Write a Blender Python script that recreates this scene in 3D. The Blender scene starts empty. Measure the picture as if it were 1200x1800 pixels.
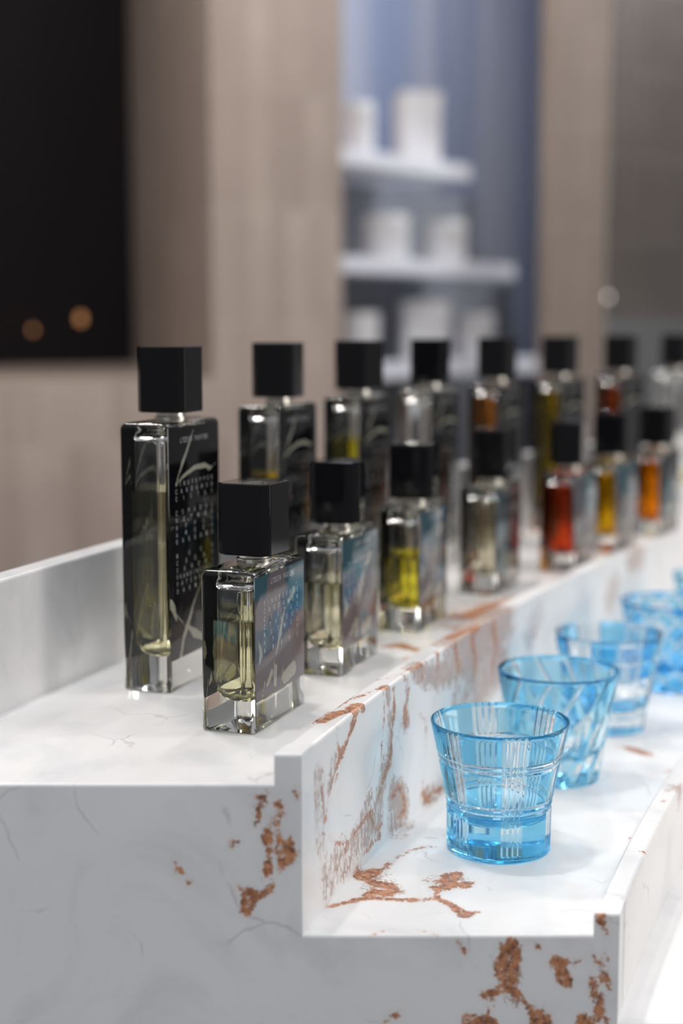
import bpy, bmesh, math, random
import numpy as np
from mathutils import Vector, Matrix
PI = math.pi
random.seed(4)
sc = bpy.context.scene
C = sc.collection

# ------------------------------------------------------------------ units, camera
U = 0.00115            # one drafting unit (about a millimetre) in metres
CZ = 1.17              # camera height above the floor
F = 2600.0             # focal length in pixels of the 1200x1800 frame
HORIZON = 568.0
P = math.atan((900 - HORIZON) / F); cP, sP = math.cos(P), math.sin(P)
def W(x, y, z): return Vector((x * U, y * U, CZ + z * U))

cam_d = bpy.data.cameras.new('camera'); cam = bpy.data.objects.new('camera', cam_d); C.objects.link(cam)
cam.location = (0, 0, CZ); cam.rotation_euler = (PI / 2 - P, 0, 0)
cam_d.sensor_fit = 'VERTICAL'; cam_d.sensor_height = 36; cam_d.lens = F / 50
cam_d.clip_start = 0.02; cam_d.clip_end = 60
cam_d.dof.use_dof = True
cam_d.dof.focus_distance = 640 * U
cam_d.dof.aperture_fstop = 52.0 / (12.0 * 1.15)
sc.camera = cam

# ------------------------------------------------------------------ world, lamps, exposure
wd = bpy.data.worlds.new('world'); sc.world = wd; wd.use_nodes = True
bg = wd.node_tree.nodes['Background']; _nt = wd.node_tree
bg.inputs[0].default_value = (0.97, 0.97, 1.0, 1)
_tc = _nt.nodes.new('ShaderNodeTexCoord'); _sx = _nt.nodes.new('ShaderNodeSeparateXYZ'); _mr = _nt.nodes.new('ShaderNodeMapRange')
_nt.links.new(_tc.outputs['Generated'], _sx.inputs[0]); _nt.links.new(_sx.outputs[2], _mr.inputs[0])
_mr.interpolation_type = 'SMOOTHSTEP'
for _k, _v in (('From Min', 0.05), ('From Max', 0.75), ('To Min', 0.14), ('To Max', 0.42)): _mr.inputs[_k].default_value = _v
_nt.links.new(_mr.outputs[0], bg.inputs[1])
sc.view_settings.view_transform = 'Standard'; sc.view_settings.look = 'None'
sc.view_settings.exposure = -0.03; sc.view_settings.gamma = 1.0; sc.view_settings.use_curve_mapping = False
cy = sc.cycles
cy.max_bounces = 20; cy.transmission_bounces = 18; cy.glossy_bounces = 10; cy.diffuse_bounces = 4; cy.transparent_max_bounces = 24
cy.use_denoising = True
cy.caustics_reflective = False; cy.caustics_refractive = True; cy.blur_glossy = 0.1
cy.sample_clamp_indirect = 60

def lamp(name, x, y, z, tx, ty, tz, power, size, col=(1, .95, .905)):
    d = bpy.data.lights.new(name, 'AREA'); d.shape = 'DISK'; d.size = size * U; d.energy = power; d.color = col
    o = bpy.data.objects.new(name, d); C.objects.link(o)
    o.location = W(x, y, z)
    o.rotation_euler = (W(tx, ty, tz) - W(x, y, z)).to_track_quat('-Z', 'Y').to_euler()
    return o
lamp('shelf_fill_lamp', -200, 740, 1300, 20, 700, -230, 6.0, 45)
lamp('shelf_fill_lamp', 230, 1450, 1300, 260, 1250, -230, 4.6, 60)
lamp('shelf_fill_lamp', 1040, 700, 1100, 60, 800, -200, 4.6, 130, (1, .95, .91))
lamp('side_fill_lamp', 1750, 760, 120, 40, 760, -180, 13.5, 900, (1, .95, .91))  # added soft fill from the right, lifts the upright stone faces
lamp('shelf_fill_lamp', 900, 2200, 1200, 250, 2700, 0, 11, 300, (.92, .95, 1))  # unseen fill put in to brighten the niche shelves
lamp('front_fill_lamp', -100, -900, 1250, 0, 600, -250, 22, 900, (.86, .92, 1))  # added fill above and behind the camera, brightens the end panel
lamp('niche_fill_lamp', 560, 2950, 1200, 300, 3300, 0, 34, 300, (.92, .95, 1))  # made-up source, put in to lift the blue back wall
lamp('wall_fill_lamp', -560, 1350, 1200, -250, 2300, -50, 19, 300, (1, .93, .88))  # unseen fill placed to light the tiled wall and pillar fronts

# ------------------------------------------------------------------ helpers
def ray(px, py): return (px - 600.0, F * cP + (900 - py) * sP, -F * sP + (900 - py) * cP)
def on_z(px, py, z):
    r = ray(px, py); t = z / r[2]; return (r[0] * t, r[1] * t, z)
def on_y(px, py, y):
    r = ray(px, py); t = y / r[1]; return (r[0] * t, y, r[2] * t)

def mesh_from(name, verts, faces, mat=None, smooth=False, smooth_from=None):
    me = bpy.data.meshes.new(name); me.from_pydata([tuple(v) for v in verts], [], faces); me.validate(); me.update()
    if mat: me.materials.append(mat)
    if smooth: me.polygons.foreach_set('use_smooth', [True] * len(me.polygons))
    return me
def link(name, me, parent=None, loc=(0, 0, 0), rotz=0):
    o = bpy.data.objects.new(name, me); C.objects.link(o); o.location = loc; o.rotation_euler = (0, 0, rotz)
    if parent: o.parent = parent
    return o
def thing(name, label, cat, loc=(0, 0, 0), rotz=0, group=None):
    o = link(name, None, None, loc, rotz); o['label'] = label; o['category'] = cat
    if group: o['group'] = group
    return o
def tag(o, label, cat, group=None):
    o['label'] = label; o['category'] = cat
    if group: o['group'] = group
    return o
def structure(o): o['kind'] = 'structure'; return o

# node helper
class NT:
    def __init__(s, name):
        s.m = bpy.data.materials.new(name); s.m.use_nodes = True; s.t = s.m.node_tree; s.t.nodes.clear()
        s.out = s.t.nodes.new('ShaderNodeOutputMaterial')
    def n(s, typ, ins=None, **kw):
        nd = s.t.nodes.new('ShaderNode' + typ)
        for k, v in kw.items(): setattr(nd, k, v)
        for k, v in (ins or {}).items():
            sock = nd.inputs[k]
            if isinstance(v, bpy.types.NodeSocket): s.t.links.new(v, sock)
            else: sock.default_value = v
        return nd
    def math(s, op, a, b=0.0, c=None):
        ins = {0: a, 1: b}
        if c is not None: ins[2] = c
        return s.n('Math', ins, operation=op).outputs[0]
    def mixc(s, f, a, b, blend='MIX'):
        nd = s.t.nodes.new('ShaderNodeMix'); nd.data_type = 'RGBA'; nd.blend_type = blend
        for i, v in ((0, f), (6, a), (7, b)):
            if isinstance(v, bpy.types.NodeSocket): s.t.links.new(v, nd.inputs[i])
            elif i == 0: nd.inputs[0].default_value = v
            else: nd.inputs[i].default_value = (*v, 1) if len(v) == 3 else v
        return nd.outputs[2]
    def smooth(s, v, lo, hi, a=0.0, b=1.0):
        return s.n('MapRange', {'Value': v, 'From Min': lo, 'From Max': hi, 'To Min': a, 'To Max': b}, interpolation_type='SMOOTHSTEP').outputs[0]
    def noise(s, vec, scale, detail=2, rough=.5, dist=0.0):
        return s.n('TexNoise', {'Vector': vec, 'Scale': scale, 'Detail': detail, 'Roughness': rough, 'Distortion': dist}).outputs[0]
    def vec(s, scale=(1, 1, 1), typ='Object'):
        tc = s.n('TexCoord')
        return s.n('Mapping', {'Vector': tc.outputs[typ], 'Scale': [k / U for k in scale]}).outputs[0]
    def attr(s, name): return s.n('Attribute', attribute_name=name).outputs['Fac']
    def surf(s, sock): s.t.links.new(sock, s.out.inputs[0]); return s.m
def plain(name, col, rough=.5, metal=0.0, spec=.5, coat=0.0, var=0.0, vscale=.05, bump=0.0):
    t = NT(name); v = t.vec()
    c = (*col, 1)
    if var:
        n = t.noise(v, vscale, 4)
        c = t.mixc(n, tuple(k * (1 - var) for k in col), tuple(min(1, k * (1 + var)) for k in col))
    b = t.n('BsdfPrincipled', {'Base Color': c, 'Roughness': rough, 'Metallic': metal, 'Specular IOR Level': spec, 'Coat Weight': coat})
    if bump:
        bp = t.n('Bump', {'Height': t.noise(v, vscale * 6, 3), 'Strength': bump, 'Distance': U}); t.t.links.new(bp.outputs[0], b.inputs['Normal'])
    return t.surf(b.outputs[0])

# ------------------------------------------------------------------ materials
def make_marble():
    t = NT('veined_marble'); v = t.vec(); vs = t.vec((1, 1, .38))
    vein = t.attr('vein'); brec = t.attr('brec'); steep = t.attr('steep')
    n1 = t.noise(v, .12, 3, .6); n2 = t.noise(v, .75, 4, .65)
    w = t.math('ADD', vein, t.math('MULTIPLY', t.math('SUBTRACT', n1, .5), 6.0))
    w = t.math('ADD', w, t.math('MULTIPLY', t.math('SUBTRACT', n2, .5), 4.6))
    vm = t.smooth(w, .35, -.25)
    holes = t.smooth(t.noise(v, .55, 4, .65), .57, .64, 1.0, .25)
    vm = t.math('MULTIPLY', vm, holes)
    # breccia: clotted mesh of small veins, drawn out downwards on the upright slabs
    def mixv(a, b):
        nd = t.t.nodes.new('ShaderNodeMix'); nd.data_type = 'VECTOR'
        t.t.links.new(steep, nd.inputs[0]); t.t.links.new(a, nd.inputs[4]); t.t.links.new(b, nd.inputs[5]); return nd.outputs[1]
    bv = mixv(v, vs)
    dn = t.n('TexNoise', {'Vector': bv, 'Scale': .22, 'Detail': 3}).outputs[1]
    off = t.n('VectorMath', {0: dn, 'Scale': 5.0}, operation='SCALE').outputs[0]
    bvd = t.n('VectorMath', {0: bv, 1: off}, operation='ADD').outputs[0]
    vo = t.n('TexVoronoi', {'Vector': bvd, 'Scale': .42, 'Randomness': 1.0}, feature='DISTANCE_TO_EDGE').outputs['Distance']
    thick = t.math('MULTIPLY', brec, t.smooth(t.noise(bv, .3, 2), .35, .7, .04, .34))
    line = t.smooth(t.math('SUBTRACT', vo, thick), .015, -.03)
    gate = t.smooth(t.math('ADD', brec, t.math('MULTIPLY', t.math('SUBTRACT', t.noise(bv, .16, 4, .6), .5), 1.3)), .30, .42)
    bm_ = t.math('MULTIPLY', line, gate)
    clot = t.smooth(t.math('ADD', t.math('MULTIPLY', brec, .36), t.noise(bv, .45, 6, .7)), .78, .86)
    bm_ = t.math('MAXIMUM', bm_, t.math('MULTIPLY', clot, t.math('MULTIPLY', gate, .85)))
    # colours
    base = t.mixc(t.noise(v, .014, 4, .6), (.80, .785, .77), (.88, .87, .862))
    grey = t.smooth(t.noise(v, .018, 6, .6, .8), .46, .72)
    base = t.mixc(t.math('MULTIPLY', grey, .5), base, (.62, .63, .65))
    # faint hairline veins
    d2 = t.n('TexNoise', {'Vector': v, 'Scale': .02, 'Detail': 4}).outputs[1]
    v2 = t.n('VectorMath', {0: v, 1: t.n('VectorMath', {0: d2, 'Scale': 45.0}, operation='SCALE').outputs[0]}, operation='ADD').outputs[0]
    hv = t.n('TexVoronoi', {'Vector': v2, 'Scale': .02}, feature='DISTANCE_TO_EDGE').outputs['Distance']
    hair = t.math('MULTIPLY', t.smooth(hv, .016, .0), t.smooth(t.noise(v, .03, 3), .52, .62, 0, .5))
    base = t.mixc(hair, base, (.50, .45, .45))
    speck = t.math('MULTIPLY', t.smooth(t.noise(v, .5, 2), .80, .84), .7)
    base = t.mixc(speck, base, (.42, .30, .25))
    br = t.mixc(t.smooth(t.noise(v, .42, 5, .7), .30, .62), (.15, .06, .035), (.62, .28, .145))
    br2 = t.mixc(t.noise(bv, .6, 5, .7), (.15, .075, .05), (.68, .47, .37))
    halo = t.smooth(w, 3.0, 0.0, 0, .12)
    base = t.mixc(halo, base, (.72, .50, .42))
    c = t.mixc(t.math('MULTIPLY', bm_, .82), base, br2); c = t.mixc(vm, c, br)
    b = t.n('BsdfPrincipled', {'Base Color': c, 'Roughness': .28, 'Specular IOR Level': .35})
    return t.surf(b.outputs[0])
MARBLE = make_marble()

def glass_mat(name, col=(1, 1, 1), ior=1.5, mask=None, clear=(1, 1, 1), rough=0.0):
    t = NT(name); c = (*col, 1)
    if mask: c = t.mixc(t.smooth(t.attr(mask), .35, .65), col, clear)
    g = t.n('BsdfGlass', {'Color': c, 'IOR': ior, 'Roughness': rough})
    return t.surf(g.outputs[0])
GLASS = glass_mat('clear_bottle_glass', (.985, .99, .985))
BLACK = plain('gloss_black_cap', (.006, .006, .007), .05, 0, .42)
SILVER = plain('polished_collar_metal', (.90, .86, .78), .28, 1.0)
TUBE = glass_mat('dip_tube_plastic', (.95, .93, .88), 1.2, rough=.15)
INK = plain('pale_lettering_ink', (.85, .86, .88), .5)

def label_mat(name, base, second, amount, low=None, seed=0.0):
    t = NT(name); v = t.vec()
    v = t.n('VectorMath', {0: v, 1: (seed * 31.0, seed * 17.0, 0)}, operation='ADD').outputs[0]
    tc = t.n('SeparateXYZ', {0: t.n('Mapping', {'Vector': t.n('TexCoord').outputs['Object'], 'Scale': (1 / U, 1 / U, 1 / U)}).outputs[0]})
    big = t.noise(v, .045, 2, .5); fine = t.noise(v, .25, 4, .6)
    f = t.math('ADD', t.math('MULTIPLY', big, 1.9), t.math('MULTIPLY', fine, .08))
    f = t.math('ADD', f, t.math('MULTIPLY', tc.outputs['Z'], .012))
    f = t.math('ADD', f, t.math('MULTIPLY', tc.outputs['X'], .006))
    c = t.mixc(t.smooth(f, 1.62 - amount, 1.80 - amount), base, second)
    c = t.mixc(t.smooth(fine, .45, .7, 0, .15), c, tuple(k * .6 for k in base))
    if low: c = t.mixc(t.smooth(t.math('ADD', tc.outputs['Z'], t.math('MULTIPLY', big, 12)), 46, 38), c, low)
    c = t.mixc(t.n('NewGeometry').outputs['Backfacing'], c, (.012, .012, .013))
    cutn = t.math('ADD', t.attr('cut'), t.math('MULTIPLY', t.math('SUBTRACT', t.noise(v, .7, 3), .5), 1.0))
    cream = t.mixc(t.noise(v, .5, 3), (.50, .47, .36), (.88, .85, .72))
    c = t.mixc(t.smooth(cutn, .1, -.1), c, cream)
    b = t.n('BsdfPrincipled', {'Base Color': c, 'Roughness': .5, 'Specular IOR Level': 0.0})
    return t.surf(b.outputs[0])

def liquid_mat(name, col): return glass_mat(name, col, 1.36)

# ------------------------------------------------------------------ the curved counter
Y0 = 548.5
R = 2650.0; TH0 = math.radians(17.8); P0 = (-15.2, Y0)
CC = (P0[0] + R * math.cos(TH0), P0[1] - R * math.sin(TH0))
def path(s, off):
    th = TH0 + s / R
    return (CC[0] - (R - off) * math.cos(th), CC[1] + (R - off) * math.sin(th))
def s_start(off, y=Y0):
    return (math.asin((y - CC[1]) / (R - off)) - TH0) * R
def heading(s): return TH0 + s / R
def on_riser(px, py, off):
    r = ray(px, py); lo, hi = s_start(off), 1600.0
    k = r[0] / r[1]
    f = lambda s: path(s, off)[0] - k * path(s, off)[1]
    for _ in range(50):
        m = (lo + hi) / 2
        if f(m) < 0: lo = m
        else: hi = m
    X, Y = path(lo, off); return (X, Y, r[2] * Y / r[1])
Z1, ZL1, Z2, ZL2, Z3 = -175.0, -163.2, -235.6, -227.0, -272.0
ZB = -114.2
OFF_B = -163.5; OFF_B2 = -176.0; OFF_L1 = -10.0; OFF_2 = 107.3; OFF_R2 = 116.8; OFF_3 = 330.0
S_END = 1250.0; ZF = -CZ / U
surf_fn = {'E': lambda x, y: on_y(x, y, Y0), 'S1': lambda x, y: on_z(x, y, Z1), 'L1': lambda x, y: on_z(x, y, ZL1),
           'S2': lambda x, y: on_z(x, y, Z2), 'L2': lambda x, y: on_z(x, y, ZL2), 'R1': lambda x, y: on_riser(x, y, 0.0),
           'R2': lambda x, y: on_riser(x, y, OFF_R2), 'B': lambda x, y: on_riser(x, y, OFF_B)}
# veins of the stone: (face, points (x, y, half width))
VEINS = [
 ('E', [(471,1396,1.2),(458,1421,1.6),(450,1446,1.4)]), ('E', [(489,1412,1.6),(489,1430,1.8),(486,1448,.8)]), ('E', [(472,1462,1.5),(468,1476,2.4),(474,1495,1.0),(473,1515,1.4),(467,1533,2.0)]),
 ('E', [(491,1465,1.0),(492,1484,2.2),(490,1510,.7),(495,1535,.6)]), ('E', [(508,1470,1.0),(508,1498,2.8),(505,1520,1.0)]), ('E', [(418,1562,1.2),(433,1566,2.0),(436,1580,2.4),(433,1598,2.0)]),
 ('E', [(444,1571,1.2),(458,1573,1.4),(479,1554,1.0)]), ('E', [(412,1482,1.6),(402,1492,.5)]), ('E', [(305,1508,.6),(309,1521,1.3),(315,1532,1.5)]), ('E', [(328,1548,.5),(333,1553,.7)]),
 ('E', [(456,1402,1.2),(460,1405,1.0)]), ('E', [(520,1392,.9),(521,1400,.9)]),
 ('E', [(900,1664,3.6),(888,1700,5.0),(893,1727,3.8)]), ('E', [(879,1738,1.6),(850,1750,1.5)]), ('E', [(900,1732,1.6),(918,1755,1.3),(937,1779,2.4),(949,1797,4.6)]),
 ('E', [(866,1744,1.0),(862,1765,.8),(856,1797,1.0)]), ('E', [(822,1794,2.8),(862,1803,3.5)]), ('E', [(978,1692,2.8),(990,1715,2.0),(997,1729,1.6)]), ('E', [(955,1697,.8),(985,1694,2.0),(1022,1688,.8)]),
 ('E', [(940,1661,1.2),(950,1664,1.0)]), ('E', [(806,1657,.8),(818,1671,.8)]), ('E', [(1022,1790,2.4),(1030,1800,2.8)]), ('E', [(676,1798,1.0),(690,1789,1.8),(702,1783,.6)]), ('E', [(880,1661,1.4),(884,1662,1.2)]),
 ('E', [(1047,1606,.9),(1066,1607,.7)]), ('E', [(1050,1612,1.0),(1056,1622,1.2)]), ('E', [(1065,1640,.7),(1065,1680,1.0),(1062,1706,.6),(1066,1725,1.6),(1074,1744,.8)]),
 ('E', [(1046,1700,.4),(1043,1730,1.4),(1049,1770,1.7),(1052,1795,.8)]), ('E', [(1060,1756,1.8),(1056,1772,1.5),(1066,1798,1.4)]), ('E', [(1044,1686,.8),(1060,1686,.5)]),
 ('S2', [(568,1598,.4),(600,1589,1.2),(623,1582,2.0),(650,1580,1.4),(700,1581,1.6),(740,1582,1.1),(767,1579,1.9),(790,1590,1.6),(808,1602,2.6),(817,1608,3.2),(840,1604,.5)]),
 ('S2', [(632,1541,2.4),(645,1537,5.2),(662,1530,3.2),(680,1526,.6)]), ('S2', [(676,1524,.4),(700,1507,.3),(722,1494,.4),(737,1490,1.2),(753,1487,.9),(770,1491,.2),(790,1489,.2)]),
 ('S2', [(643,1546,2.4),(660,1553,3.0),(680,1557,3.2),(702,1568,1.0)]), ('S2', [(645,1573,2.0),(665,1566,2.4),(682,1570,3.4),(696,1567,1.8)]),
 ('S2', [(733,1547,.4),(765,1549,.6),(783,1549,3.4),(792,1541,4.2),(806,1535,2.0)]), ('S2', [(770,1563,3.0),(785,1558,3.2),(805,1553,1.6),(818,1558,2.6),(827,1552,1.4)]), ('S2', [(768,1565,1.4),(765,1580,1.6)]),
 ('S2', [(657,1643,.3),(687,1633,.2),(733,1635,.2),(767,1644,.4)]), ('S2', [(1079,1548,1.2),(1100,1543,.3),(1106,1533,.4),(1093,1522,.2),(1102,1513,1.3),(1103,1501,.3)]),
 ('S2', [(1105,1480,.3),(1112,1474,.7),(1119,1470,1.0)]), ('S2', [(1128,1461,.3),(1142,1454,1.0),(1150,1446,1.0)]), ('L2', [(1123,1495,1.0),(1134,1497,1.4)]), ('L2', [(1165,1409,1.0),(1171,1407,.8)]),
 ('S2', [(1060,1311,.3),(1095,1312,1.0),(1115,1318,3.6),(1130,1324,3.4),(1150,1328,.8)]), ('S2', [(1140,1362,.2),(1170,1357,.5),(1185,1352,.2)]),
 ('S1', [(520,1285,.0),(560,1266,1.2),(585,1252,1.4)]),
 ('L1', [(563,1268,2.6),(590,1255,3.2),(612,1248,2.2),(630,1239,3.0)]), ('L1', [(548,1268,.3),(583,1247,.3),(613,1230,.3),(632,1224,1.2),(650,1217,.4),(680,1206,1.4)]),
 ('L1', [(653,1197,.1),(680,1192,.2),(707,1183,.3),(727,1172,1.0),(742,1166,2.0)]), ('L1', [(790,1122,2.0),(815,1110,3.0),(842,1102,2.0)]),
 ('S1', [(672,1138,2.0),(704,1134,5.0),(730,1143,3.0)]), ('S1', [(780,1082,3.0),(828,1084,9.0),(862,1066,7.0),(905,1052,4.0)]), ('S1', [(760,1100,1.0),(800,1105,3.0),(830,1098,2.5)]),
 ('R1', [(593,1275,.5),(592,1305,.6),(598,1328,2.2),(590,1350,.8),(580,1390,.3),(575,1418,.5),(572,1440,1.4)]), ('R1', [(628,1243,3.0),(620,1273,2.3),(610,1303,1.0),(601,1328,2.4)]),
 ('R1', [(600,1337,.2),(588,1377,.1),(578,1423,.0),(577,1470,.1),(587,1483,.6),(613,1480,.8),(633,1450,.4),(653,1433,.7)]), ('R1', [(674,1213,.4),(675,1260,.1),(671,1310,.2),(670,1340,.6)]),
 ('R1', [(691,1212,1.4),(693,1250,1.2),(688,1283,1.0),(687,1323,1.2),(680,1350,2.4),(672,1377,2.2),(664,1405,.9)]), ('R1', [(718,1208,.9),(715,1232,1.4),(711,1247,2.6),(713,1270,3.2)]),
 ('R1', [(737,1253,.2),(748,1267,.6),(748,1307,.2),(745,1350,.1),(742,1385,.4),(738,1410,.6)]), ('R1', [(742,1390,1.0),(750,1408,2.0),(757,1394,1.2),(775,1387,.6)]), ('R1', [(708,1362,.6),(705,1383,1.4)]),
 ('R1', [(608,1478,.6),(607,1494,1.3)]), ('R1', [(630,1510,.4),(626,1535,1.2)]),
 ('B', [(108,1190,.1),(118,1176,.5),(128,1195,.4),(130,1200,.2)]), ('B', [(60,1130,.0),(62,1165,.3)]),
 ('R2', [(1195,1385,1.2),(1193,1400,1.0)]),
 ('R1', [(548,1345,.3),(552,1400,.5),(549,1450,.3)]), ('R1', [(560,1350,.6),(566,1400,.8),(570,1440,.9)]), ('R1', [(620,1470,.5),(640,1440,.9),(655,1425,1.2)]), ('R1', [(600,1500,.4),(590,1530,.5),(598,1550,.4)]),
 ('R1', [(688,1400,1.6),(700,1385,1.2),(708,1400,2.2),(712,1425,2.0),(700,1435,1.0)]), ('R1', [(652,1440,1.4),(662,1460,1.0),(672,1448,.8)]), ('R1', [(640,1500,.8),(655,1480,.6),(668,1470,.9)]),
 ('R1', [(800,1140,3.0),(806,1175,2.0),(800,1210,.8)]), ('R1', [(830,1125,4.0),(836,1165,2.6),(830,1210,1.2)]), ('R1', [(866,1100,3.5),(872,1140,2.6),(862,1185,1.2)]), ('R1', [(770,1150,2.0),(768,1180,1.6)]), ('R1', [(740,1168,1.2),(742,1192,1.6)]),
 ('S1', [(690,1165,.2),(730,1150,.6),(760,1135,.3)]), ('L1', [(860,1095,1.5),(900,1076,2.0),(930,1062,.8)]),
]
BREC = [
 ('R1', [(676,1345,5,.9),(668,1395,7,1.0),(662,1440,9,1.0),(630,1475,9,.85),(610,1505,9,.7),(590,1540,7,.5)]), ('R1', [(683,1215,4,.9),(686,1280,3,.8),(684,1340,4,.9)]),
 ('R1', [(692,1395,8,1.1),(708,1408,8,1.2),(712,1425,7,1.1),(690,1445,8,.8)]), ('R1', [(728,1172,6,1.0),(742,1186,6,1.1),(770,1190,7,1.1),(792,1172,9,1.1)]), ('R1', [(712,1190,3,.9),(716,1240,3,.8),(713,1270,6,1.0)]),
 ('R1', [(800,1150,16,1.2),(835,1130,22,1.35),(885,1085,20,1.2)]), ('R1', [(800,1230,8,.7),(850,1195,18,1.1),(880,1160,14,1.1)]), ('R1', [(558,1370,8,.62),(560,1420,8,.6),(562,1470,8,.6),(570,1540,6,.55)]), ('R1', [(596,1500,8,.75),(575,1560,7,.6)]), ('R1', [(650,1400,4,.8),(620,1490,7,.9)]),
 ('R1', [(745,1402,5,.9),(775,1385,5,.7)]), ('R1', [(586,1340,5,.7),(578,1390,3,.6)]), ('R1', [(1072,1050,14,.75),(1080,1030,12,.75)]), ('R1', [(1110,985,12,.9),(1125,975,12,.9)]), ('R1', [(930,1120,12,.55),(945,1085,12,.55)]),
 ('E', [(470,1400,5,.3),(480,1500,6,.38),(450,1570,5,.3)]), ('E', [(890,1690,10,.9),(900,1740,8,.7),(945,1795,8,.7)]), ('E', [(985,1700,7,.8)]), ('S2', [(650,1538,8,.7),(680,1565,8,.7)]), ('S2', [(790,1550,9,.7)]),
 ('S1', [(800,1085,30,.7),(900,1050,20,.5)]), ('E', [(1060,1700,4,.5),(1056,1790,5,.7)]), ('R2', [(1194,1392,8,.9)]),
]
def seg_arrays(L, k):
    A, B, WA, WB, SA, SB = [], [], [], [], [], []
    for face, pts in L:
        if k == 2 and face == 'E': pts = [(p[0], p[1], p[2] * .7, p[3] * .6) for p in pts]
        q = [(surf_fn[face](p[0], p[1]), tuple((p[2] * 1.0 - .05,) if len(p) == 3 and face == 'E' else p[2:])) for p in pts]
        if len(q) == 1: q = q * 2
        for a, b in zip(q[:-1], q[1:]):
            A.append(a[0]); B.append(b[0]); WA.append(a[1][0]); WB.append(b[1][0]); SA.append(a[1][-1]); SB.append(b[1][-1])
    return [np.array(x, dtype=float) for x in (A, B, WA, WB, SA, SB)]
VS = seg_arrays(VEINS, 1); BS = seg_arrays(BREC, 2)
def seg_dist(p, S):
    A, B = S[0], S[1]
    out = []
    for i in range(len(A)):
        ab = B[i] - A[i]; l2 = max(1e-6, ab @ ab)
        t = np.clip(((p - A[i]) @ ab) / l2, 0, 1)
        d = np.linalg.norm(p - A[i] - t[:, None] * ab, axis=1)
        out.append((d, t))
    return out
def stone_attrs(me, P_mm, steep):
    P_mm = np.array(P_mm, dtype=float)
    v = np.full(len(P_mm), 60.0); b = np.zeros(len(P_mm))
    for i, (d, t) in enumerate(seg_dist(P_mm, VS)):
        w = VS[2][i] * (1 - t) + VS[3][i] * t; v = np.minimum(v, d - w)
    for i, (d, t) in enumerate(seg_dist(P_mm, BS)):
        w = BS[2][i] * (1 - t) + BS[3][i] * t; s_ = BS[4][i] * (1 - t) + BS[5][i] * t
        b = np.maximum(b, s_ * np.clip(1.5 - d / w, 0, 1))
    for nm, arr in (('vein', v), ('brec', b), ('steep', np.full(len(P_mm), float(steep)))):
        a = me.attributes.new(nm, 'FLOAT', 'POINT'); a.data.foreach_set('value', arr.astype(np.float32))

def graded(a, b, fine, far_fine):
    """spacing that widens away from the near end"""
    out = [a]; x = a
    while x < b:
        k = min(1, max(0, (x - a) / 900)); x += fine * (1 - k) + far_fine * k; out.append(min(x, b))
    return out
def sweep(name, prof, parent, steep, fine=2.0, closed=True, y0=Y0, s_end=S_END):
    """a slab swept along the counter's curve and cut square by the end plane. prof: (off, z) outline, counter-clockwise seen from the near end"""
    ts = graded(0.0, 1.0 * s_end, fine, fine * 4); verts = []; n = len(prof)
    for t in ts:
        k = t / s_end
        for off, z in prof:
            s0 = s_start(off, y0); X, Y = path(s0 + (s_end - s0) * k, off); verts.append((X, Y, z))
    faces = []
    for i in range(len(ts) - 1):
        for j in range(n):
            a, b = i * n + j, i * n + (j + 1) % n; faces.append((a, a + n, b + n, b))
    faces.append(tuple(range(n))); faces.append(tuple((len(ts) - 1) * n + j for j in reversed(range(n))))
    me = mesh_from(name, [W(*v) for v in verts], faces, MARBLE)
    bm = bmesh.new(); bm.from_mesh(me); bmesh.ops.recalc_face_normals(bm, faces=bm.faces); bm.to_mesh(me); bm.free()
    stone_attrs(me, verts, steep)
    return link(name, me, parent)
def outline(o0, z0, o1, z1, step, r=1.0, rt=True):
    """rectangle with eased top corners, subdivided"""
    pts = []
    def run(a, b):
        n = max(1, int(max(abs(b[0] - a[0]), abs(b[1] - a[1])) / step))
        for i in range(n): pts.append((a[0] + (b[0] - a[0]) * i / n, a[1] + (b[1] - a[1]) * i / n))
    run((o0, z0), (o1, z0)); run((o1, z0), (o1, z1 - r))
    run((o1, z1 - r), (o1 - .3 * r, z1 - .3 * r)); run((o1 - .3 * r, z1 - .3 * r), (o1 - r, z1)); run((o1 - r, z1), (o0 + r, z1))
    run((o0 + r, z1), (o0 + .3 * r, z1 - .3 * r)); run((o0 + .3 * r, z1 - .3 * r), (o0, z1 - r)); run((o0, z1 - r), (o0, z0))
    return pts
def outline_top(o0, z0, o1, z1, step):
    pts = []
    n = int((o1 - o0) / step)
    for i in range(n + 1): pts.append((o1 + (o0 - o1) * i / n, z1))
    return pts + [(o0, z0), (o1, z0)]
counter = thing('display_counter', 'stepped display counter of white marble with rust brown veins carrying bottles and blue glasses', 'counter', W(60, 900, ZF))
def cpart(o):
    o.parent = counter; o.matrix_parent_inverse = Matrix.Translation(-counter.location); return o
EP = 14.0   # thickness of the end panel
cpart(sweep('shelf', outline_top(OFF_B, Z1 - 20, OFF_L1, Z1, 3.0), None, 0, 3.0, y0=Y0 + EP))
cpart(sweep('shelf', outline_top(0, Z2 - 20, OFF_2, Z2, 1.8), None, 0, 1.8, y0=Y0 + EP))
cpart(sweep('shelf', outline_top(OFF_R2, Z3 - 20, OFF_3, Z3, 6.0), None, 0, 5.0, y0=Y0 + EP))
cpart(sweep('riser_panel', outline(OFF_L1, Z2 - 20, 0, ZL1, 1.5, 1.2), None, 1, 1.5, y0=Y0 + EP))
cpart(sweep('riser_panel', outline(OFF_2, Z3 - 20, OFF_R2, ZL2, 2.0, 1.2), None, 1, 3.0, y0=Y0 + EP))
cpart(sweep('back_ledge', outline(OFF_B2, ZF + 2, OFF_B, ZB, 60.0, 1.2), None, 1, 6.0, y0=Y0 + EP))
cpart(sweep('front_panel', outline(OFF_3 - 12, ZF + 2, OFF_3, Z3 - 20, 60.0, .5), None, 1, 20.0))
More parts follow.
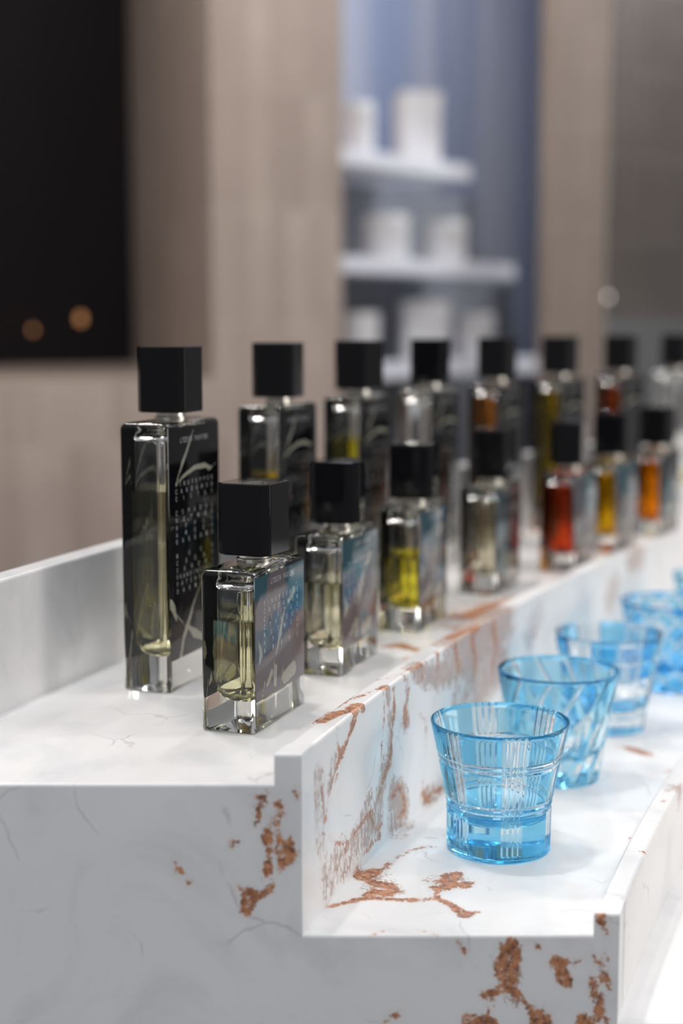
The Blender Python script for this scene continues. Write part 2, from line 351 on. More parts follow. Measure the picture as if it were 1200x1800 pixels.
# stepped end panel: a grid of columns, tops following the steps
def off_x(off): return path(s_start(off), off)[0]
def end_panel():
    xs_b = [(off_x(OFF_B), off_x(OFF_L1), Z1), (off_x(0.0), off_x(OFF_2), Z2), (off_x(OFF_R2), off_x(OFF_3) - 3, Z3)]
    verts, faces = [], []
    def block(x0, x1, ztop, zbot):
        st = 2.0; nx = max(1, int((x1 - x0) / st)); r = 1.0
        zs = [ztop - r, ztop - r * .3]; zl = []
        z = ztop - r
        while z > -330: zl.append(z); z -= st
        zl += [-330, -420, -600, zbot]
        # front profile from the back of the top, over the eased edge, down the face
        prof = [(Y0 + EP, ztop)] + [(Y0 + EP - (EP - r) * k / 5, ztop) for k in range(1, 6)] + [(Y0 + r * .3, ztop - r * .3)] + [(Y0, z_) for z_ in zl] + [(Y0 + EP, zbot)]
        base = len(verts); m = len(prof)
        for i in range(nx + 1):
            x = x0 + (x1 - x0) * i / nx
            for (y, z_) in prof:
                verts.append((x + (y - Y0) * math.tan(TH0), y, z_))
        for i in range(nx):
            for j in range(m):
                a, b = base + i * m + j, base + i * m + (j + 1) % m
                faces.append((a, b, b + m, a + m))
        faces.append(tuple(base + j for j in range(m))); faces.append(tuple(base + nx * m + j for j in reversed(range(m))))
    for x0, x1, zt in xs_b: block(x0, x1, zt, ZF + 2)
    block(off_x(OFF_L1), off_x(0.0), ZL1, ZF + 2); block(off_x(OFF_2), off_x(OFF_R2), ZL2, ZF + 2); block(off_x(OFF_B2), off_x(OFF_B), ZB, ZF + 2)
    me = mesh_from('end_panel', [W(*v) for v in verts], faces, MARBLE)
    bm = bmesh.new(); bm.from_mesh(me); bmesh.ops.recalc_face_normals(bm, faces=bm.faces); bm.to_mesh(me); bm.free()
    stone_attrs(me, verts, 0)
    return link('end_panel', me)
cpart(end_panel())

# ------------------------------------------------------------------ shape builders (local, in units)
def rrect(w, d, r, n=6):
    r = min(r, w / 2 - .01, d / 2 - .01); pts = []
    for cx, cy_, a0 in ((w/2 - r, d/2 - r, 0), (-w/2 + r, d/2 - r, PI/2), (-w/2 + r, -d/2 + r, PI), (w/2 - r, -d/2 + r, 1.5*PI)):
        for i in range(n + 1):
            a = a0 + PI / 2 * i / n; pts.append((cx + r * math.cos(a), cy_ + r * math.sin(a)))
    return pts
def stack(rings, cap0=True, cap1=True, flip=False):
    """rings: list of (points, z)"""
    verts, faces = [], []; n = len(rings[0][0])
    for pts, z in rings: verts += [(x * U, y * U, z * U) for x, y in pts]
    for i in range(len(rings) - 1):
        for j in range(n):
            a, b = i * n + j, i * n + (j + 1) % n; faces.append((a, b, b + n, a + n))
    if cap0: faces.append(tuple(reversed(range(n))))
    if cap1: faces.append(tuple((len(rings) - 1) * n + j for j in range(n)))
    if flip: faces = [tuple(reversed(f)) for f in faces]
    return verts, faces
def join(*parts):
    V, Fc = [], []
    for v, f in parts:
        b = len(V); V += v; Fc += [tuple(i + b for i in g) for g in f]
    return V, Fc
def autosmooth(me, deg=35):
    me.polygons.foreach_set('use_smooth', [True] * len(me.polygons))
    bm = bmesh.new(); bm.from_mesh(me)
    for e in bm.edges:
        if len(e.link_faces) == 2 and e.calc_face_angle(0) > math.radians(deg): e.smooth = False
    bm.to_mesh(me); bm.free(); return me

BW, BD = 60.0, 25.0
def cavity_rings(h, zb, grow=0.0, top=None):
    w, d, r = BW - 9 + grow * 2, BD - 5.0 + grow * 2, 7.0
    rings = []
    rb = 12.5
    for i in range(8):
        a = PI / 2 * i / 7; ins = rb * (1 - math.sin(a)) ; dz = rb * (1 - math.cos(a))
        k = 1 - math.sin(a)
        rings.append((rrect(max(6, w - 2 * rb * k * 1.4), max(3, d - 2 * rb * k * .68), max(1.4, r - rb * k * .55)), zb - grow + dz))
    if top is not None:
        rings.append((rrect(w, d, r), top)); return rings
    zt = h - 7.0
    rings.append((rrect(w, d, r), zt - 3))
    for i in range(1, 8):
        a = PI / 2 * i / 7; k = 1 - math.cos(a)
        rings.append((rrect(w - (w - 10) * k, d - (d - 10) * k, r - (r - 4.99) * k), zt - 3 + 6.5 * math.sin(a)))
    rings.append((rrect(10, 10, 4.99), h - .8))
    return rings
def body_mesh(h, zb):
    rings = []
    for ins, z in ((1.0, 0), (.35, .3), (0, 1.0)): rings.append((rrect(BW - 2*ins, BD - 2*ins, 2.2), z))
    for z in (h*.3, h*.6): rings.append((rrect(BW, BD, 2.2), z))
    rt = 3.2
    for i in range(6):
        a = PI / 2 * i / 5; k = rt * (1 - math.cos(a)); rings.append((rrect(BW - 2*k, BD - 2*k, max(.6, 2.2 - k * .3)), h - rt + rt * math.sin(a)))
    outer = stack(rings); inner = stack(cavity_rings(h, zb), flip=True)
    me = mesh_from('glass_body', *join(outer, inner), GLASS); return autosmooth(me, 32)
def liquid_mesh(h, zb, level, mat):
    rings = cavity_rings(h, zb, .12, level)
    return autosmooth(mesh_from('perfume', *stack(rings), mat), 40)
def tube_mesh(pts, r, mat, n=10):
    verts, faces = [], []
    P_ = [Vector(p) for p in pts]
    for i, p in enumerate(P_):
        t = (P_[min(i+1, len(P_)-1)] - P_[max(i-1, 0)]).normalized()
        a = t.orthogonal().normalized() if abs(t.z) < .9 else Vector((0, 1, 0)).cross(t).normalized(); b = t.cross(a)
        for k in range(n):
            an = 2 * PI * k / n; q = p + a * math.cos(an) * r + b * math.sin(an) * r; verts.append(tuple(q * U))
    for i in range(len(P_) - 1):
        for k in range(n):
            x, y = i*n + k, i*n + (k+1) % n; faces.append((x, y, y+n, x+n))
    faces.append(tuple(reversed(range(n)))); faces.append(tuple((len(P_)-1)*n + k for k in range(n)))
    return mesh_from('dip_tube', verts, faces, mat, True)
CS, CCH, CH = 25.6, 3.3, 31.5
def chamf(s, c):
    h = s / 2; return [(h, -h + c), (h, h - c), (h - c, h), (-h + c, h), (-h, h - c), (-h, -h + c), (-h + c, -h), (h - c, -h)]
def cap_mesh():
    rings = [(chamf(CS - 1.0, CCH - .2), 0), (chamf(CS, CCH), .5), (chamf(CS, CCH), CH - .6), (chamf(CS - .35, CCH - .1), CH - .2), (chamf(CS - 1.2, CCH - .2), CH)]
    me = mesh_from('cap', *stack(rings), BLACK)
    bm = bmesh.new(); bm.from_mesh(me)
    bmesh.ops.bevel(bm, geom=[e for e in bm.edges if len(e.link_faces) == 2 and 35 < math.degrees(e.calc_face_angle(0)) < 60 and abs((e.verts[0].co - e.verts[1].co).z) > 10 * U], offset=.45 * U, segments=2, affect='EDGES')
    bm.to_mesh(me); bm.free(); return me
def disc(r, n=32): return [(r * math.cos(2*PI*i/n), r * math.sin(2*PI*i/n)) for i in range(n)]
CAP = cap_mesh()
COLLAR = autosmooth(mesh_from('collar', *stack([(disc(7.6), -.6), (disc(7.8), 0), (disc(7.8), 1.6), (disc(7.0), 1.9), (disc(7.0), 3.9)]), SILVER), 30)

# lettering: every glyph taken from the built-in typeface, set out like the printed word grid
_gl = {}
def glyph(ch):
    if ch not in _gl:
        cu = bpy.data.curves.new('glyph', 'FONT'); cu.body = ch; cu.size = 1.0; cu.align_x = 'CENTER'; cu.resolution_u = 2; cu.offset = .018
        ob = bpy.data.objects.new('glyph', cu); C.objects.link(ob); bpy.context.view_layer.update()
        dg = bpy.context.evaluated_depsgraph_get(); me = bpy.data.meshes.new_from_object(ob.evaluated_get(dg))
        vs = [(v.co.x, v.co.y) for v in me.vertices]; fs = [tuple(p.vertices) for p in me.polygons]
        bpy.data.objects.remove(ob); bpy.data.curves.remove(cu); bpy.data.meshes.remove(me)
        _gl[ch] = (vs, fs)
    return _gl[ch]
def lettering_mesh(rows, brand, h_lab, z0, extra=()):
    """rows: (text, v) justified between u0 and u1; local plane y = -BD/2 - .3"""
    V, Fc = [], []
    def put(ch, u, v, size, sx):
        vs, fs = glyph(ch); b = len(V)
        for x, y in vs: V.append(((u - BW / 2 + x * size * sx) * U, (-BD / 2 + .16) * U, (z0 - v + y * size) * U))
        Fc.extend(tuple(i + b for i in f) for f in fs)
    for text, v, u0, u1 in rows:
        n = len(text)
        for i, ch in enumerate(text): put(ch, u0 + (u1 - u0) * i / (n - 1), v, 3.2, .70)
    for text, v, u0, u1, size in list(brand) + list(extra):
        n = len(text)
        for i, ch in enumerate(text):
            if ch != ' ': put(ch, u0 + (u1 - u0) * i / (n - 1), v, size, .62)
    return mesh_from('lettering', V, Fc, INK)
WORDS = ['PINKPEPPER', 'CARDAMON', 'CISTUS', None, 'CYPRESS', 'NUTMEG', 'APPLE', 'AMBER', 'OREGANO', None, 'MUSK', 'CEDAR', 'SANDAL', 'FRANKINCENSE', 'PATCHOULI', 'OAKMOSS']
H_T, H_S = 128.5, 70.5
tall_rows = [(w_, 30.6 + 3.42 * i, 9.5, 49.5) for i, w_ in enumerate(WORDS) if w_]
short_rows = [(w_, 16.4 + 3.45 * i, 12, 50) for i, w_ in enumerate(['PINKPEPPER', 'CARDAMON', 'CISTUS', 'CYPRESS', 'NUTMEG', 'APPLE', 'AMBER'])]
LET_T = [('word_grid', lettering_mesh(tall_rows, [], 111, H_T)), ('brand_lettering', lettering_mesh([], [('LYDEEN PARFUMS', 10.0, 15, 45, 3.7)], 111, H_T))]
LET_S = [('word_grid', lettering_mesh(short_rows, [], 52, H_S)), ('brand_lettering', lettering_mesh([], [('LYDEEN PARFUMS', 8.0, 20, 46, 3.5)], 52, H_S)), ('small_print', lettering_mesh([], [('IND', 50.0, 21, 25, 2.6)], 52, H_S))]
CUT_T = [([(30,1),(24,9),(17,17)], [.2,.8,1.1]), ([(17,17),(12,23),(9,28)], [1.0,.5,.2]), ([(9,27.5),(18,23.5),(30,20.5),(42,20.5),(49,22.5)], [.3,.9,1.1,1.3,.5]), ([(46,23),(56,20)], [.6,.2]),
         ([(2,83),(5,86),(8,92)], [2.2,2.0,.6]), ([(3,86),(20,98)], [.4,.3]), ([(37,77),(28,86),(20,97),(16,101)], [.3,.6,1.6,1.4]), ([(16,101),(12,111),(11,116)], [.8,1.2,1.3]),
         ([(22,98),(28,102),(38,106)], [1.0,2.4,1.4]), ([(47,88),(43,96),(40,108)], [.6,1.6,.5])]
CUT_S = [([(46,12),(42,15),(38,18)], [1.8,1.2,.1]), ([(36,17.5),(33,22),(29,30)], [.1,1.0,1.7]), ([(29,30),(25,37),(20,44)], [1.3,.4,.2]), ([(20,44),(17,47),(14,49)], [1.2,1.6,.8]), ([(24,43.5),(23.5,50)], [2.0,1.5]),
         ([(6,28),(8,34),(6,38)], [.4,2.0,.4]), ([(12,47),(9,54),(7,60)], [.5,.4,1.2]), ([(33,44),(30,52)], [.4,.4]), ([(35,50),(45,48)], [3.0,3.4])]
def label_mesh(wd_, hd, ztop, cuts, mat, side=-1):
    st = .9; nx, nz = int(wd_ / st), int(hd / st); verts = []; uv = []
    for j in range(nz + 1):
        for i in range(nx + 1):
            u = (BW - wd_) / 2 + wd_ * i / nx; v = hd * j / nz; uv.append((u, v))
            verts.append(((u - BW/2) * U, side * (BD/2 - .30) * U, (ztop - v) * U))
    faces = [(j*(nx+1)+i, (j+1)*(nx+1)+i, (j+1)*(nx+1)+i+1, j*(nx+1)+i+1) for j in range(nz) for i in range(nx)]
    if side > 0: faces = [tuple(reversed(f)) for f in faces]
    me = mesh_from('label', verts, faces, mat)
    p = np.array(uv); d = np.full(len(p), 30.0)
    for pts, ws in cuts:
        for k in range(len(pts) - 1):
            a, b = np.array(pts[k], float), np.array(pts[k+1], float); ab = b - a
            t = np.clip(((p - a) @ ab) / (ab @ ab), 0, 1); d = np.minimum(d, np.linalg.norm(p - a - t[:, None] * ab, axis=1) - (ws[k] * (1 - t) + ws[k+1] * t))
    at = me.attributes.new('cut', 'FLOAT', 'POINT'); at.data.foreach_set('value', d.astype(np.float32))
    return me
BODY_T, BODY_S = body_mesh(H_T, 16.0), body_mesh(H_S, 11.5)
def dip(h): return tube_mesh([(0, 0, h - 1), (0, 0, h * .7), (-2, -.5, h * .45), (-6, -1.5, h * .28), (-11, -2, 22 if h > 100 else 16)], 1.3, TUBE)
DIP_T, DIP_S = dip(H_T), dip(H_S)
_liq = {}
def bottle(kind, label, x, y, head, cap_rot, liquid, level, lab_mat, cuts=True, lettered=True, group=None, back=True):
    tall = kind == 'tall'; h = H_T if tall else H_S
    t = thing('perfume_bottle', label, 'perfume bottle', W(x, y, Z1 + .05), PI / 2 - head, group)
    link('glass_body', BODY_T if tall else BODY_S, t)
    lt = link('perfume', liquid_mesh(h, 16.0 if tall else 11.5, level, liquid), t)
    link('dip_tube', DIP_T if tall else DIP_S, t)
    link('collar', COLLAR, t, (0, 0, h * U))
    link('cap', CAP, t, (0, 0, (h + 3.9) * U), math.radians(cap_rot))
    if lab_mat:
        lb = link('label', label_mesh(BW - 3.0, 111 if tall else 54, h - 2.5 if tall else h - 3.0, (CUT_T if tall else CUT_S) if cuts else [], lab_mat), t)
        if back: link('back_label', label_mesh(BW - 3.0, 111 if tall else 54, h - 2.5 if tall else h - 3.0, CUT_T if tall else CUT_S, lab_mat, 1), t)
        for nm, lm_ in (LET_T if tall else LET_S) if lettered else (): link(nm, lm_, lb)
    return t
lab_black = label_mat('black_label', (.006, .006, .007), (.010, .010, .012), .3, (.055, .048, .052))
lab_teal = [label_mat('teal_mauve_label', (.23, .19, .21), (.035, .14, .19), a, None, s) for a, s in ((.0, 0.0), (.18, 1.3), (.22, 2.1), (.1, 3.7), (.2, 4.4), (.2, 5.2))]
lab_slate = label_mat('slate_label', (.04, .13, .17), (.055, .065, .075), .25, None, 2.0)
PALE, PALE2 = liquid_mat('pale_yellow_perfume', (.985, .96, .78)), liquid_mat('straw_perfume', (.985, .955, .83))
GOLD, LIME, CREAM = liquid_mat('golden_perfume', (.93, .76, .18)), liquid_mat('lemon_perfume', (.95, .88, .22)), liquid_mat('cream_perfume', (.97, .93, .82))
AMBER, OLIVE, RUST = liquid_mat('amber_perfume', (.90, .52, .08)), liquid_mat('olive_perfume', (.80, .66, .14)), liquid_mat('rust_perfume', (.84, .34, .08))
RED, ORANGE, YELLOW = liquid_mat('red_perfume', (.95, .27, .04)), liquid_mat('orange_perfume', (.97, .50, .04)), liquid_mat('yellow_perfume', (.97, .72, .10))

def from_corner(x, y, head):   # centre of a bottle from its near bottom corner
    return (x + math.sin(head) * BW / 2 - math.cos(head) * BD / 2, y + math.cos(head) * BW / 2 + math.sin(head) * BD / 2)
def by_bearing(px, d): return ((px - 600) / F * d, d)
RD = math.radians
G1, G2 = 'tall perfume bottles in the back row', 'short perfume bottles in the front row'
h_ = RD(19.6); x, y = from_corner(-81.3, 686.9, h_)
bottle('tall', 'tall perfume bottle with pale yellow liquid, nearest of the back row, black label fully readable', x, y, h_, 0, PALE, 96, lab_black, group=G1)
tall = [
 (489, 864, 21, 6, GOLD, 88, lab_black, 'tall bottle with golden liquid, second from the near end of the back row'),
 (631, 969, 23.5, -10, LIME, 100, lab_black, 'third tall bottle of the back row, bright yellow liquid, rising between two short black caps'),
 (755, 1072, 26, 12, CREAM, 60, lab_black, 'fourth tall bottle of the back row, colourless liquid, above the second and third short bottles'),
 (872, 1172, 28, 0, AMBER, 118, lab_black, 'tall bottle full of amber liquid, directly behind the cap of the fourth short bottle'),
 (982, 1272, 30.5, 0, OLIVE, 118, lab_black, 'tall bottle full of olive yellow liquid, left of the red short bottle cap'),
 (1088, 1374, 33, 4, RUST, 118, lab_black, 'tall bottle full of rust orange liquid, second from the far end of the back row'),
 (1186, 1472, 35, 0, CREAM, 20, None, 'clear unlabelled tall bottle at the far right end of the back row')]
for px, d, hd, cr, lq, lv, lm, lb in tall:
    X, Y = by_bearing(px, d); bottle('tall', lb, X, Y, RD(hd), cr, lq, lv, lm, True, lm is not None, G1, lq is not CREAM)
h_ = RD(20); x, y = from_corner(-37.2, 615.5, h_)
bottle('short', 'short perfume bottle nearest the counter end, pale yellow liquid, teal and mauve word grid label', x, y, h_, -3, PALE, 48, lab_teal[0], group=G2)
short = [
 ((0, 719.9), 19, 11, PALE2, 46, lab_teal[1], 'short bottle second from the counter end, straw coloured liquid half full, teal topped label'),
 ((43.7, 826.1), 20, 8, LIME, 42, lab_teal[2], 'short bottle with bright lemon yellow liquid, third from the counter end'),
 ((99.2, 941), 22, 0, CREAM, 60, lab_slate, 'short bottle with nearly colourless cream liquid, between the lemon and the red one')]
for (cx, cy2), hd, cr, lq, lv, lm, lb in short:
    X, Y = from_corner(cx, cy2, RD(hd)); bottle('short', lb, X, Y, RD(hd), cr, lq, lv, lm, True, True, G2)
short2 = [
 (1002, 1062, 25, 14, RED, 62, lab_teal[3], 'short bottle full of red orange liquid'),
 (1077, 1150, 27, 5, YELLOW, 62, lab_teal[4], 'short bottle full of deep yellow liquid with a teal label, right of the red one'),
 (1155, 1240, 29, 0, ORANGE, 62, lab_slate, 'short bottle full of orange liquid at the far right end of the front row')]
for px, d, hd, cr, lq, lv, lm, lb in short2:
    X, Y = by_bearing(px, d); bottle('short', lb, X, Y, RD(hd), cr, lq, lv, lm, True, True, G2)

# ------------------------------------------------------------------ cut glass tumblers
def smoothstep(a, b, x):
    t = np.clip((x - a) / (b - a), 0, 1); return t * t * (3 - 2 * t)
def tumbler(label, x, y, prof, h, zin, cut_fn, col, na, nz, rot=0.0, wall=1.9, rim=0.0):
    """prof(z) outer radius; cut_fn(theta, z) -> (depth in units, clear mask)"""
    t = thing('cut_glass_tumbler', label, 'glass', W(x, y, Z2 + .05), rot, 'blue cut glass tumblers on the lower step')
    th = np.linspace(0, 2 * PI, na, endpoint=False); zs = np.linspace(1.0, h - .6, nz)
    verts, mask = [], []
    def ring(r, z, m=0.0):
        for a in th: verts.append((r * math.cos(a), r * math.sin(a), z)); mask.append(m)
    verts.append((0, 0, .5)); mask.append(0)
    for r_, z_ in ((.55, .5), (.82, .5), (.86, 0), (.94, 0), (.985, .4)): ring(prof(0) * r_, z_)
    TH, ZZ = np.meshgrid(th, zs); D, M = cut_fn(TH, ZZ)
    for k, z in enumerate(zs):
        r0 = prof(z)
        for i, a in enumerate(th):
            r = r0 - D[k, i]; verts.append((r * math.cos(a), r * math.sin(a), z)); mask.append(M[k, i])
    ro = prof(h)
    ring(ro - .15, h - .2, rim); ring(ro - .5, h, rim); ring(ro - wall * .55, h, rim); ring(ro - wall * .9, h - .4, rim)
    zi = np.linspace(h - 3, zin + 9, 12)
    for z in zi: ring(prof(z) - wall * (1 + .5 * (h - z) / h), z, 1.0)
    rl = prof(zin + 9) - wall * 1.5
    for k in range(1, 8):
        a = PI / 2 * k / 8; ring(rl * math.cos(a) ** .7, zin + 9 - 9 * math.sin(a), 1.0)
    verts.append((0, 0, zin)); mask.append(1)
    n = na; R_ = (len(verts) - 2) // n; faces = []
    for j in range(n): faces.append((0, 1 + (j + 1) % n, 1 + j))
    for i in range(R_ - 1):
        for j in range(n):
            a, b = 1 + i*n + j, 1 + i*n + (j+1) % n; faces.append((a, b, b + n, a + n))
    last = 1 + (R_ - 1) * n
    for j in range(n): faces.append((last + j, last + (j + 1) % n, len(verts) - 1))
    me = mesh_from('tumbler_body', [(a*U, b*U, c*U) for a, b, c in verts], faces, col, True)
    at = me.attributes.new('clear', 'FLOAT', 'POINT'); at.data.foreach_set('value', np.array(mask, dtype=np.float32))
    return link('tumbler_body', me, t)
BLUE = glass_mat('sky_blue_cased_glass', (.50, .828, .978), 1.5, 'clear', (.97, .985, .99))
BLUE2 = glass_mat('bright_blue_cased_glass', (.32, .72, .97), 1.5, 'clear', (.97, .985, .99))
def prof1(z): return 23.3 + .3 * min(z, 18) / 18 + (0 if z < 21 else 7.6 * ((z - 21) / 38.5) ** 1.1)
def prof2(z): return 21.8 + 9.6 * (max(z, 0) / 58.0) ** 1.05
def vgroove(d, w, depth): return depth * np.clip(1 - np.abs(d) / w, 0, 1)
def cut1(TH, Z):
    D = np.zeros_like(TH); M = np.zeros_like(TH)
    def add(dist, w, depth):
        nonlocal D, M
        D = np.maximum(D, vgroove(dist, w, depth)); M = np.maximum(M, (np.abs(dist) < w * 1.02) * 1.0)
    for c0 in [RD(-78 + 60 * a) for a in range(6)]:
        for k in (-1.5, -.5, .5, 1.5):
            arc = (np.angle(np.exp(1j * (TH - c0)))) * 26.0 - k * 2.7
            arc = np.where(Z > 3.5, arc, 9)
            add(arc, 1.32, .8)
    for z0 in (21.6, 24.6, 41.8, 44.6): add(Z - z0, 1.15, .85)
    return D, M
def cut2(TH, Z):
    ph = np.mod(TH * 12 / (2 * PI) - Z / 58.0 * 12 * .17, 1.0) - .5
    arc = ph * 2 * PI * 26 / 12
    wide = smoothstep(.75, .55, Z / 58.0)
    w = 1.3 + 4.0 * wide
    D = vgroove(arc, w, .9 + .7 * wide) * (Z < 56); return D, (np.abs(arc) < w * .92) * 1.0
def cut3(TH, Z):
    a = np.mod(TH * 12 / (2 * PI), 1.0); b = np.mod(Z / 11.0, 1.0)
    edge = np.minimum(np.minimum(a, 1 - a) * 13, np.minimum(b, 1 - b) * 11)
    col = np.floor(TH * 12 / (2 * PI)) + np.floor(Z / 11.0)
    checker = (np.mod(col, 2) == 0) | (Z < 16)
    top = Z > 44
    sec = np.floor(TH * 12 / (2 * PI)); blue = np.where(top, np.mod(sec, 2) == 0, (np.mod(sec + 2 * np.floor(Z / 11.0), 4) == 0) & (Z > 18))
    M = np.maximum(1.0 - blue, (edge < .9) * 1.0 * (~top))
    return vgroove(edge, 1.2, .9) + .35 * checker * (~top), M
def cut4(TH, Z):
    a = TH * 10 / (2 * PI); p = np.mod(a + Z / 16.0, 1.0) - .5; q = np.mod(a - Z / 16.0, 1.0) - .5
    d = np.minimum(np.abs(p), np.abs(q)) * 14
    M = (d < 1.7) * 1.0; M = np.where((Z > 30) & (Z < 48), np.maximum(M, (np.mod(np.floor(a), 2) == 0) * 1.0), M)
    return vgroove(d, 1.7, 1.1), M
tumbler('blue tumbler nearest the counter end, plaid of fine clear cut lines', 71.0, 646.0, prof1, 59.5, 13.0, cut1, BLUE, 640, 200, RD(-4))
tumbler('blue tumbler with slanting clear swirl cuts, second from the counter end', 112.5, 751, prof2, 58, 12.0, cut2, BLUE, 448, 110)
tumbler('mostly clear tumbler with blue checker blocks, third from the counter end', 156.0, 848, prof2, 57, 12.0, cut3, BLUE2, 320, 80, rim=1.0)
tumbler('bright blue tumbler with crossed cuts, cut by the right edge of the photo', 213, 946, prof2, 57, 12.0, cut4, BLUE2, 256, 70)
tumbler('farthest blue tumbler, only its rim showing at the right edge', 268, 1040, prof2, 58, 12.0, cut4, BLUE, 256, 70, .3)

# ------------------------------------------------------------------ shop behind
def tile_mat(name, a, b, w=34, hgt=170):
    t = NT(name); v = t.vec()
    tc = t.n('TexCoord'); m = t.n('Mapping', {'Vector': tc.outputs['UV']})
    br = t.n('TexBrick', {'Vector': m.outputs[0], 'Color1': (*a, 1), 'Color2': (*b, 1), 'Mortar': (.52, .47, .43, 1), 'Scale': 1.0, 'Mortar Size': .02, 'Bias': 0.0, 'Brick Width': float(hgt) / w, 'Row Height': 1.0}, offset=.0, offset_frequency=2)
    c = t.mixc(t.noise(v, .01, 3), br.outputs[0], tuple(k * .9 for k in a)); 
    bp = t.n('Bump', {'Height': br.outputs[1], 'Strength': .3, 'Distance': 2 * U, }, invert=True)
    bs = t.n('BsdfPrincipled', {'Base Color': c, 'Roughness': .45, 'Normal': bp.outputs[0]})
    return t.surf(bs.outputs[0])
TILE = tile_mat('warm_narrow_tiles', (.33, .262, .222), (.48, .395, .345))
TILE_G = tile_mat('grey_narrow_tiles', (.085, .07, .063), (.12, .10, .09))
def prism(name, poly, z0, z1, mat, uvw=34.0, parent=None):
    """upright prism over a plan polygon (units); UV so that one brick row is one tile column"""
    n = len(poly)
    verts = [W(x, y, z0) for x, y in poly] + [W(x, y, z1) for x, y in poly]
    faces = [(i, (i + 1) % n, n + (i + 1) % n, n + i) for i in range(n)] + [tuple(reversed(range(n))), tuple(range(n, 2 * n))]
    me = mesh_from(name, verts, faces, mat); uv = me.uv_layers.new()
    acc = [0.0]
    for i in range(n): acc.append(acc[-1] + math.dist(poly[i], poly[(i + 1) % n]))
    for pi_, p in enumerate(me.polygons):
        for li in p.loop_indices:
            vi = me.loops[li].vertex_index; z = z0 if vi < n else z1
            if pi_ < n:
                k = acc[pi_] if vi % n == pi_ else acc[pi_ + 1]; uv.data[li].uv = (z / uvw, k / uvw)
            else: uv.data[li].uv = (poly[vi % n][0] / uvw, poly[vi % n][1] / uvw)
    bm = bmesh.new(); bm.from_mesh(me); bmesh.ops.recalc_face_normals(bm, faces=bm.faces); bm.to_mesh(me); bm.free()
    return link(name, me, parent)
dv = (.8, .6); nv = (-.6, .8)          # along the far wall, and away from the viewer
def wp(t_, n_): return (-190 + dv[0] * t_ + nv[0] * n_, 2200 + dv[1] * t_ + nv[1] * n_)
ZT = 1350.0
# floor
fl = link('floor', mesh_from('floor', [W(-2600, -1500, ZF), W(3600, -1500, ZF), W(3600, 5200, ZF), W(-2600, 5200, ZF)], [(0, 1, 2, 3)], plain('pale_stone_floor', (.16, .15, .145), .4, var=.06, vscale=.004))); structure(fl)
# low wall under the dark opening, with its sill
zs_ = -82.0
BC = (-421.0, 3000.0)
structure(prism('wall_left', [wp(-1500, 0), wp(0, 0), (BC[0], BC[1]), (BC[0] - 1200, BC[1] - 900)], ZF, zs_, TILE))
structure(prism('wall_pillar', [wp(0, 0), wp(238, 0), (-200, 3300), (BC[0] - 10, BC[1] + 60)], ZF, ZT, TILE))
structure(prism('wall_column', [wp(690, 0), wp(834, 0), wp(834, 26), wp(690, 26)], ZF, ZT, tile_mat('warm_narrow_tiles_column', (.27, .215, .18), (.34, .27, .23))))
structure(prism('wall_right', [wp(1000, 260), wp(2600, 260), wp(2600, 300), wp(1000, 300)], 8, ZT, TILE_G))
structure(prism('wall_right_lower', [wp(1000, 200), wp(2600, 200), wp(2600, 300), wp(1000, 300)], ZF, 8, plain('grey_counter_wall', (.15, .15, .15), .5)))
DARK = plain('dark_tinted_glass', (.010, .009, .011), .25, spec=.3)
structure(prism('window_1', [(BC[0], BC[1]), (BC[0], BC[1] + 40), (BC[0] - 1200, BC[1] - 860), (BC[0] - 1200, BC[1] - 900)], zs_, ZT, DARK))
# self-lit beads put in for amber lamp reflections on the dark glass
EM = NT('amber_glint'); EM.surf(EM.n('Emission', {'Color': (1, .45, .18, 1), 'Strength': .8}).outputs[0])
def glint_thing(px, py, r, lab, d=2790, m=None):
    o = thing('glowing_glint', lab, 'light glint', W(*on_y(px, py, d)))  # a self-lit bead takes the place of a glint of light
    link('glint_body', autosmooth(mesh_from('glint_body', *stack([(disc(r * math.sin(PI * k / 10) + .05, 20), r * 1.5 * -math.cos(PI * k / 10)) for k in range(11)]), m or EM.m), 60), o)
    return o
BLUEW = NT('blue_grey_pleated_wall'); _v = BLUEW.vec((1, 1, .02))
_c = BLUEW.mixc(BLUEW.smooth(BLUEW.noise(_v, .012, 2), .35, .65), (.25, .31, .48), (.48, .51, .62))
BLUEW.surf(BLUEW.n('BsdfPrincipled', {'Base Color': _c, 'Roughness': .7}).outputs[0])
structure(prism('wall_back', [(-250, 3560), (800, 3560), (800, 3600), (-250, 3600)], ZF, ZT, BLUEW.m))
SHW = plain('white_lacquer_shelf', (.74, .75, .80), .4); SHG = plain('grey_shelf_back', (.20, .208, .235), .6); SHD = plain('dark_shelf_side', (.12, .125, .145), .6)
d2 = (.64, .768); n2 = (-.768, .64)
def sp(t_, n_): return (2 + d2[0] * t_ + n2[0] * n_, 2500 + d2[1] * t_ + n2[1] * n_)
unit = thing('shelving_unit', 'stepped white shelving unit with grey compartments in the blue niche, holding white canisters', 'shelf', W(2, 2500, ZF))
def upart(o): o.parent = unit; o.matrix_parent_inverse = Matrix.Translation(-unit.location); return o
DP = 230
Zt = [(262, 370), (86, 520), (-96, 640)]     # board top height, board length
for k, (zt, ln) in enumerate(Zt):
    upart(prism('shelf_board', [sp(-90, 0), sp(ln, 0), sp(ln, DP), sp(-90, DP)], zt, zt + 26, SHW))
    zb = Zt[k + 1][0] + 26 if k < 2 else ZF
    le = (680, 815, 900)[k]     # the grey back panels run on past the boards' ends
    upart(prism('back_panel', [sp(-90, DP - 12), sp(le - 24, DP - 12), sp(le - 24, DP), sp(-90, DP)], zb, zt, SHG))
    upart(prism('side_panel', [sp(le - 24, DP - 30), sp(le, DP - 30), sp(le, DP), sp(le - 24, DP)], zb, zt, SHD))
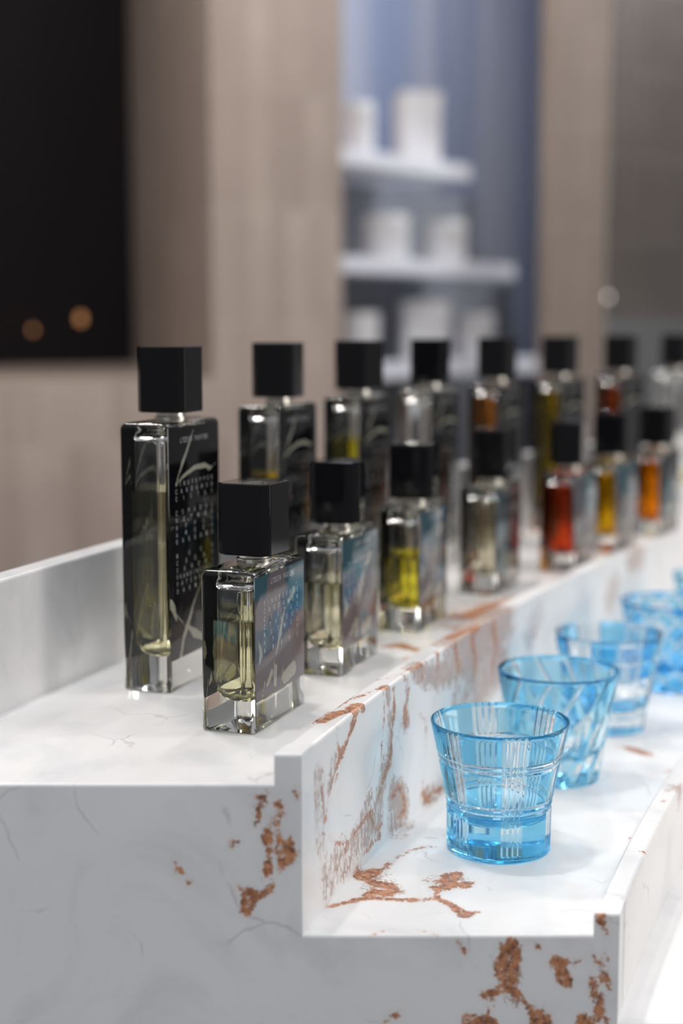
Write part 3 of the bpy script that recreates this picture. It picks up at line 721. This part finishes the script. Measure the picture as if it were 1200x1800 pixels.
WHT = plain('white_card', (.64, .63, .64), .5); LID = plain('white_lid', (.66, .65, .65), .4)
def canister(px, wpx, toppy, tier, n_off, kind, lab):
    """stands on a shelf board; px centre, wpx width in the photo"""
    zt = Zt[tier][0] + 26
    lo, hi = -90, 700
    k = (px - 600) / F
    for _ in range(40):
        m = (lo + hi) / 2; q = sp(m, n_off)
        if q[0] / q[1] < k: lo = m
        else: hi = m
    X, Y = sp(lo, n_off); r = wpx / 2 * Y / F
    hgt = on_y(px, toppy, Y)[2] - zt
    t = thing('canister' if kind == 'c' else 'gift_box', lab, 'container' if kind == 'c' else 'box', W(X, Y, zt), 0 if kind == 'c' else .2, 'white containers in the shelving unit')
    if kind == 'c':
        link('canister_body', autosmooth(mesh_from('canister_body', *stack([(disc(r - 2), 0), (disc(r), 2), (disc(r), hgt * .72)]), WHT)), t)
        link('lid', autosmooth(mesh_from('lid', *stack([(disc(r + 1), 0), (disc(r + 1), hgt * .28 - 3), (disc(r - 2), hgt * .28)]), LID)), t, (0, 0, hgt * .72 * U))
    else:
        link('box_body', autosmooth(mesh_from('box_body', *stack([(rrect(1.7 * r, 1.7 * r, 3), 0), (rrect(1.7 * r, 1.7 * r, 3), hgt * .7)]), WHT)), t)
        link('lid', autosmooth(mesh_from('lid', *stack([(rrect(1.76 * r, 1.76 * r, 3), 0), (rrect(1.76 * r, 1.76 * r, 3), hgt * .3)]), LID)), t, (0, 0, hgt * .7 * U))
canister(630, 50, 183, 0, 48, 'c', 'slim white canister at the left of the top shelf')
canister(730, 78, 165, 0, 80, 'b', 'tall white box right of the slim canister on the top shelf')
canister(676, 80, 380, 1, 48, 'c', 'white canister at the left of the middle shelf')
canister(775, 80, 390, 1, 48, 'c', 'white canister at the right of the middle shelf')
canister(632, 66, 550, 2, 48, 'c', 'white canister at the left of the lowest shelf')
canister(738, 92, 530, 2, 80, 'b', 'wide white box in the middle of the lowest shelf')
canister(830, 72, 552, 2, 48, 'c', 'white canister at the right of the lowest shelf')
glint_thing(142, 560, 6.5, 'small glowing bead for an amber lamp reflection in the dark window, right one of two')
glint_thing(58, 580, 4, 'fainter glowing bead for an amber lamp reflection in the dark window, left one of two')
EM2 = NT('white_glint'); EM2.surf(EM2.n('Emission', {'Color': (1, .95, .9, 1), 'Strength': 2.4}).outputs[0])  # glow of the bead that imitates a blurred white highlight
glint_thing(1068, 522, 4.0, 'tiny glowing bead for a white highlight, at the grey tiled wall on the right', 3080, EM2.m)
